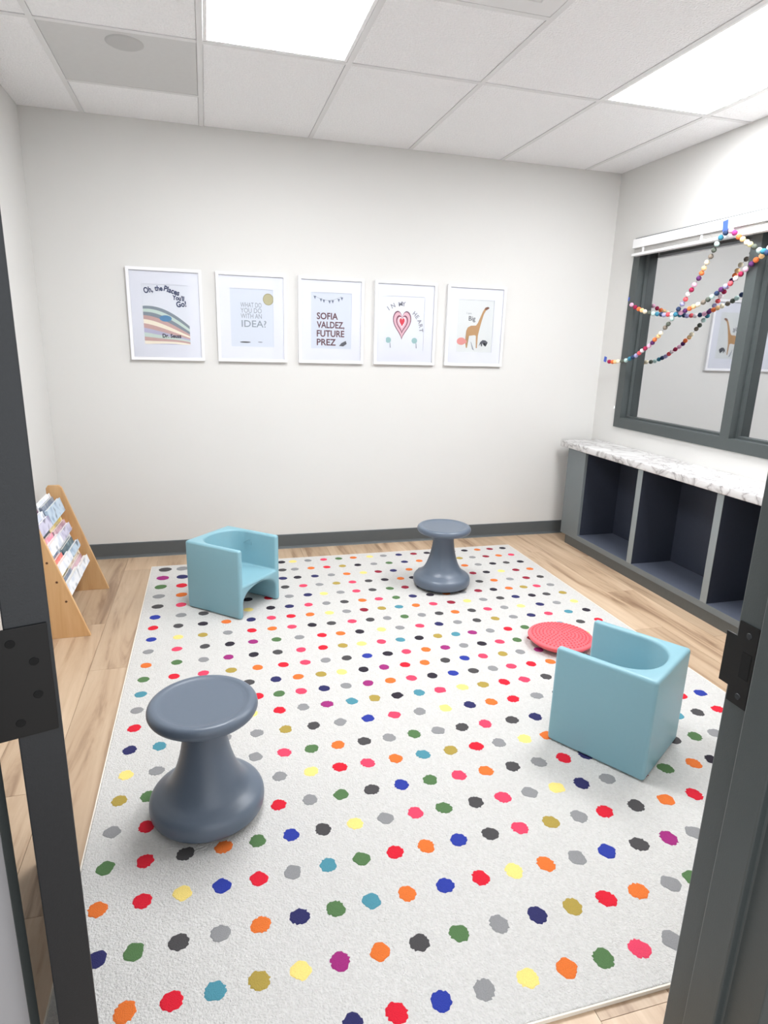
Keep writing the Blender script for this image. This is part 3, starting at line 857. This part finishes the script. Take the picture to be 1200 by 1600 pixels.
p.shape([(0.034, -0.128), (0.044, -0.100), (0.060, -0.086), (0.080, -0.088), (0.098, -0.100), (0.096, -0.108), (0.086, -0.108), (0.086, -0.128), (0.080, -0.128), (0.078, -0.108), (0.060, -0.108), (0.058, -0.128), (0.052, -0.128), (0.050, -0.108)], 'dark')
p.shape([(-0.026, -0.100), (-0.022, -0.102), (-0.002, -0.148), (0.002, -0.156), (-0.012, -0.148)], 'grey')
p.text('I am', -0.066, 0.076, 0.020, 'grey', 0.0); p.text('Big', -0.052, 0.036, 0.042, 'dark', 0.0004)

# ------------------------------------------------------------------ book rack
rk = empty('book_rack', (-0.13, -0.82, 0.0))
tag(rk, 'pine book display rack with slanted sides standing against the left wall', 'book rack')
side = [(-0.256, 0.0), (-0.256, 0.580), (-0.246, 0.595), (-0.194, 0.595), (-0.181, 0.582), (0.004, 0.0)]
obj('side_panel', prism(side, 'y', -1.127, -1.109, bevel=0.0015), M_pine, rk)
obj('side_panel', prism(side, 'y', -0.533, -0.515, bevel=0.0015), M_pine, rk)
M_plug = mat('wood_plug', (92, 58, 34), 0.6)
TIERS = [(-0.084, 0.180), (-0.114, 0.276), (-0.145, 0.370), (-0.176, 0.464)]
for hx, hz in TIERS[:3]:
    c = bmesh.new()
    bmesh.ops.create_cone(c, cap_ends=True, segments=14, radius1=0.0055, radius2=0.005, depth=0.0012,
                          matrix=Matrix.Translation((hx, -1.1277, hz)) @ Matrix.Rotation(math.radians(90), 4, 'X'))
    obj('plug', to_mesh(c), M_plug, rk)
SL = math.atan2(0.185, 0.595)            # lean of the tiers
ux, uz = -math.sin(SL), math.cos(SL)     # up along the lean
nx, nz = math.cos(SL), math.sin(SL)      # forward, out of the lean
def slab(px, pz, n0, n1, u0, u1, y0, y1, bevel=0.0):
    """box in the leaning frame: n forward, u up, origin px,pz"""
    q = [(px + nx * a + ux * b, pz + nz * a + uz * b) for a, b in ((n0, u0), (n1, u0), (n1, u1), (n0, u1))]
    return prism(q, 'y', y0, y1, bevel=bevel)
for hx, hz in TIERS:
    obj('ledge', slab(hx, hz, -0.034, -0.004, -0.005, 0.0, -1.1088, -0.5332), M_pine, rk)
    obj('tier_back', slab(hx, hz, -0.040, -0.0345, -0.006, 0.088, -1.1088, -0.5332), M_pine, rk)
PAGES = mat('book_pages', (240, 238, 232), 0.85, vary=0.03, vscale=300)
BC = {'white': ((240, 241, 244), (205, 212, 226)), 'lavender': ((205, 202, 222), (150, 146, 178)), 'pale blue': ((190, 208, 224), (110, 140, 170)), 'pink': ((228, 140, 160), (240, 225, 228)),
      'coral': ((230, 116, 108), (240, 200, 180)), 'yellow': ((232, 206, 110), (245, 236, 200)), 'dark teal': ((62, 88, 100), (150, 175, 180)), 'cream': ((240, 232, 210), (190, 170, 140)),
      'rose': ((210, 172, 182), (140, 96, 112)), 'slate': ((104, 116, 136), (186, 190, 200)), 'plum': ((108, 62, 90), (196, 170, 190))}
def art(name, a, b_):
    """illustrated cover: blotches of two colours and a few dark marks"""
    m = bpy.data.materials.new(name); m.use_nodes = True
    nt = m.node_tree; p_ = nt.nodes['Principled BSDF']; p_.inputs['Roughness'].default_value = 0.35
    tc = nt.nodes.new('ShaderNodeTexCoord'); oi = nt.nodes.new('ShaderNodeObjectInfo')
    n = nt.nodes.new('ShaderNodeTexNoise'); n.noise_dimensions = '4D'
    n.inputs['Scale'].default_value = 15; n.inputs['Detail'].default_value = 1
    mu = nt.nodes.new('ShaderNodeMath'); mu.operation = 'MULTIPLY'; mu.inputs[1].default_value = 40
    link(nt, oi.outputs['Random'], mu.inputs[0]); link(nt, mu.outputs[0], n.inputs['W'])
    link(nt, tc.outputs['Object'], n.inputs['Vector'])
    r = nt.nodes.new('ShaderNodeValToRGB'); e = r.color_ramp.elements
    e[0].position = 0.30; e[0].color = s2l(tuple(int(v * 0.75) for v in b_)) + (1,)
    e[1].position = 0.68; e[1].color = s2l(b_) + (1,)
    k = e.new(0.40); k.color = s2l(a) + (1,)
    k = e.new(0.50); k.color = s2l(a) + (1,)
    link(nt, n.outputs['Fac'], r.inputs[0]); link(nt, r.outputs[0], p_.inputs['Base Color'])
    return m
BM = {k: art('cover_' + k.replace(' ', '_'), *v) for k, v in BC.items()}
def book(px, pz, n0, th, h, y0, y1, colour, label):
    r = empty('picture_book', (px, (y0 + y1) / 2, pz))
    tag(r, label, 'book', 'picture books in the rack')
    c = 0.0014
    cv = bmesh.new()
    for a, b in ((n0, n0 + c), (n0 + th - c, n0 + th)):
        m_ = slab(px, pz, a, b, 0.0008, h, y0, y1); cv.from_mesh(m_); bpy.data.meshes.remove(m_)
    m_ = slab(px, pz, n0, n0 + th, 0.0008, h, y0 - 0.0015, y0); cv.from_mesh(m_); bpy.data.meshes.remove(m_)
    obj('cover', to_mesh(cv), BM[colour], r)
    obj('pages', slab(px, pz, n0 + c + 0.0001, n0 + th - c - 0.0001, 0.002, h - 0.002, y0 + 0.0002, y1 - 0.003), PAGES, r)
tn = ['lowest tier', 'second tier', 'third tier', 'top tier']
layout = [
 # tier, books (y0, y1, colour, thickness, height) from back to front, for each end of the tier
 (0, [[(-1.100, -0.850, 'yellow', 0.014, 0.090), (-1.104, -0.845, 'slate', 0.012, 0.072), (-1.106, -0.790, 'white', 0.020, 0.055)],
      [(-0.838, -0.560, 'cream', 0.014, 0.092), (-0.835, -0.600, 'rose', 0.012, 0.064), (-0.780, -0.575, 'white', 0.018, 0.042)]]),
 (1, [[(-1.102, -0.850, 'pale blue', 0.012, 0.090), (-1.100, -0.870, 'coral', 0.014, 0.066), (-1.104, -0.800, 'white', 0.016, 0.046)],
      [(-0.846, -0.580, 'white', 0.014, 0.091), (-0.845, -0.620, 'dark teal', 0.012, 0.070), (-0.792, -0.590, 'pale blue', 0.014, 0.040)]]),
 (2, [[(-1.104, -0.845, 'dark teal', 0.012, 0.091), (-1.100, -0.860, 'pink', 0.012, 0.072), (-1.105, -0.820, 'white', 0.018, 0.050)],
      [(-0.838, -0.585, 'yellow', 0.014, 0.088), (-0.842, -0.600, 'rose', 0.012, 0.066), (-0.812, -0.600, 'lavender', 0.014, 0.044)]]),
 (3, [[(-1.104, -0.860, 'plum', 0.012, 0.104), (-1.100, -0.850, 'white', 0.014, 0.084), (-1.103, -0.850, 'lavender', 0.014, 0.056)],
      [(-0.845, -0.590, 'white', 0.014, 0.116), (-0.842, -0.610, 'slate', 0.012, 0.098), (-0.840, -0.560, 'pale blue', 0.014, 0.074)]]),
]
pos = ['rearmost', 'middle', 'foremost']
for t, sides in layout:
    for sname, lst in zip(('doorway end', 'back wall end'), sides):
        n = -0.033
        for i, (y0, y1, colr, th, h) in enumerate(lst):
            book(TIERS[t][0], TIERS[t][1], n, th, h, y0, y1, colr, '%s book on the %s of the rack, %s, %s' % (colr, tn[t], pos[i], sname))
            n += th + 0.0012

# ------------------------------------------------------------------ raised window blind
bl = empty('window_blind', (3.29, -1.25, 1.945))
tag(bl, 'white mini blind pulled up into a stack above the window', 'window blind')
M_slat = mat('blind_slat', (206, 204, 200), 0.5)
BY0, BY1 = -2.235, -0.300
obj('valance', box(3.258, 3.3195, BY0, BY1, 1.9915, 2.046, bevel=0.002), M_white, bl)
obj('slat_stack', boxes([(3.268, 3.296, BY0 + 0.006, BY1 - 0.006, 1.9628 + 0.0048 * i, 1.9628 + 0.0048 * i + 0.0026) for i in range(6)]), M_slat, bl)
obj('bottom_rail', box(3.262, 3.300, BY0 - 0.004, BY1 + 0.008, 1.946, 1.9615, bevel=0.002), M_white, bl)
for yy in (-0.40, -0.90, -1.60):
    obj('ladder_tape', box(3.2640, 3.2668, yy - 0.008, yy + 0.008, 1.962, 1.9912), M_white, bl)
obj('lift_cord', tube([(3.285, -0.290, 1.9905), (3.290, -0.266, 1.70), (3.290, -0.266, 1.25), (3.290, -0.268, 0.985)], 0.0011), M_slat, bl)
obj('cord_tassel', lathe([(0, 0.022), (0.003, 0.021), (0.0055, 0.004), (0.005, 0.0), (0, 0.0)], 12, (3.290, -0.268, 0.964)), M_white, bl)

# ------------------------------------------------------------------ felt ball garlands
FELT = dict(nv=(44, 62, 96), te=(58, 128, 152), aq=(190, 216, 210), do=(92, 98, 88), gb=(132, 122, 110), cr=(244, 232, 204), pe=(248, 200, 146), pu=(96, 46, 104),
            pk=(236, 180, 206), cm=(164, 34, 76), wh=(240, 226, 230), co=(226, 92, 100), la=(166, 164, 206), mg=(176, 60, 130), ye=(228, 220, 160))
FELT['or'] = (240, 122, 68)
BALL = {}
for k, c in FELT.items():
    bm = bmesh.new()
    bmesh.ops.create_icosphere(bm, subdivisions=2, radius=0.0142)
    me = to_mesh(bm, 'ball', smooth=True)
    me.materials.append(mat('felt_' + k, c, 0.95, vary=0.12, vscale=300, bump=0.8, bscale=320, bdist=0.002))
    BALL[k] = me
def garland(data, label, ends):
    x0, y0, z0, _ = data[0]
    r = empty('felt_ball_garland', (x0, y0, z0))
    tag(r, label, 'garland', 'felt ball garlands over the window')
    pts = []
    for x, y, z, c in data:
        o = bpy.data.objects.new('felt_ball', BALL[c]); COL.objects.link(o); o.parent = r
        o.location = (x - x0, y - y0, z - z0)
        o.rotation_euler = (y * 9, z * 7, 0)
        pts.append((x, y, z))
    obj('string', tube(ends[0] + pts + ends[1], 0.0009, 5), M_string, r)
GARLAND_A = [(3.262, -0.19, 1.28, "cm"), (3.262, -0.227, 1.279, "or"), (3.262, -0.257, 1.281, "pe"), (3.262, -0.286, 1.285, "cr"), (3.262, -0.331, 1.287, "do"), (3.262, -0.371, 1.294, "aq"), (3.262, -0.408, 1.306, "te"), (3.262, -0.439, 1.316, "nv"), (3.262, -0.469, 1.327, "la"), (3.262, -0.498, 1.343, "co"), (3.262, -0.523, 1.359, "wh"), (3.262, -0.551, 1.373, "cm"), (3.262, -0.585, 1.389, "pk"), (3.262, -0.613, 1.408, "pu"), (3.262, -0.63, 1.427, "or"), (3.262, -0.66, 1.447, "pe"), (3.262, -0.677, 1.465, "cr"), (3.262, -0.71, 1.497, "gb"), (3.262, -0.733, 1.518, "do"), (3.262, -0.759, 1.547, "aq"), (3.262, -0.784, 1.571, "te"), (3.262, -0.802, 1.6, "nv"), (3.262, -0.829, 1.627, "la"), (3.262, -0.85, 1.652, "co"), (3.262, -0.864, 1.678, "wh"), (3.262, -0.887, 1.701, "cm"), (3.262, -0.904, 1.727, "pk"), (3.262, -0.931, 1.759, "pu"), (3.262, -0.947, 1.785, "or"), (3.262, -0.96, 1.809, "pe"), (3.262, -0.977, 1.838, "cr"), (3.256, -1.005, 1.865, "gb"), (3.248, -1.029, 1.894, "do"), (3.242, -1.051, 1.921, "aq"), (3.242, -1.072, 1.95, "te"), (3.242, -1.101, 1.969, "nv"), (3.242, -1.137, 1.975, "pk"), (3.242, -1.164, 1.96, "mg"), (3.242, -1.197, 1.936, "or"), (3.242, -1.225, 1.921, "pe"), (3.246, -1.251, 1.903, "cr"), (3.249, -1.272, 1.891, "ye"), (3.253, -1.297, 1.877, "do"), (3.258, -1.326, 1.857, "aq"), (3.26, -1.35, 1.85, "te"), (3.262, -1.373, 1.841, "nv"), (3.262, -1.4, 1.831, "la"), (3.262, -1.426, 1.825, "co"), (3.262, -1.451, 1.822, "wh"), (3.262, -1.475, 1.822, "cm")]
GARLAND_B = [(3.291, -1.424, 1.922, "do"), (3.291, -1.407, 1.91, "gb"), (3.291, -1.388, 1.898, "cr"), (3.291, -1.37, 1.884, "pe"), (3.291, -1.353, 1.868, "wh"), (3.291, -1.335, 1.854, "te"), (3.291, -1.313, 1.834, "pe"), (3.291, -1.282, 1.819, "or"), (3.291, -1.257, 1.802, "pu"), (3.291, -1.225, 1.78, "pk"), (3.291, -1.198, 1.759, "cm"), (3.291, -1.168, 1.74, "wh"), (3.291, -1.137, 1.717, "co"), (3.291, -1.107, 1.705, "la"), (3.291, -1.078, 1.691, "pu"), (3.291, -1.051, 1.673, "nv"), (3.291, -1.02, 1.657, "aq"), (3.291, -0.993, 1.644, "do"), (3.291, -0.96, 1.631, "gb"), (3.291, -0.921, 1.62, "cr"), (3.291, -0.889, 1.611, "pe"), (3.291, -0.859, 1.601, "or"), (3.291, -0.825, 1.591, "pu"), (3.291, -0.791, 1.581, "pk"), (3.291, -0.756, 1.576, "nv"), (3.291, -0.718, 1.573, "wh"), (3.291, -0.683, 1.575, "co"), (3.291, -0.647, 1.574, "la"), (3.291, -0.622, 1.578, "nv"), (3.291, -0.583, 1.581, "te"), (3.291, -0.545, 1.585, "aq"), (3.291, -0.505, 1.591, "do"), (3.291, -0.462, 1.6, "cr"), (3.291, -0.431, 1.609, "pe"), (3.291, -0.398, 1.618, "or"), (3.291, -0.359, 1.631, "cm"), (3.291, -0.318, 1.648, "pk")]
garland(GARLAND_A, 'multicoloured felt ball garland from wall tape up to the valance, hanging lowest at the left', ([(3.3165, -0.062, 1.291)], []))
garland(GARLAND_B, 'multicoloured felt ball garland sagging across the window from the left frame edge', ([], [(3.3030, -0.266, 1.683)]))
def tape(x, y, z, w, h, rot, label):
    o = obj('tape_strip', box(-0.0008, 0.0, -w / 2, w / 2, -h / 2, h / 2), M_tape)
    o.location = (x, y, z); o.rotation_euler = (rot, 0, 0)
    tag(o, label, 'tape', 'blue painters tape strips')
tape(3.3196, -0.056, 1.293, 0.030, 0.036, 0.2, 'small blue tape strip on the wall left of the window')
tape(3.3056, -0.262, 1.688, 0.014, 0.024, 0.1, 'tiny blue tape strip on the left edge of the window frame')
tape(3.2576, -1.075, 2.010, 0.036, 0.052, -0.15, 'blue tape strip holding the garland on the white blind valance')
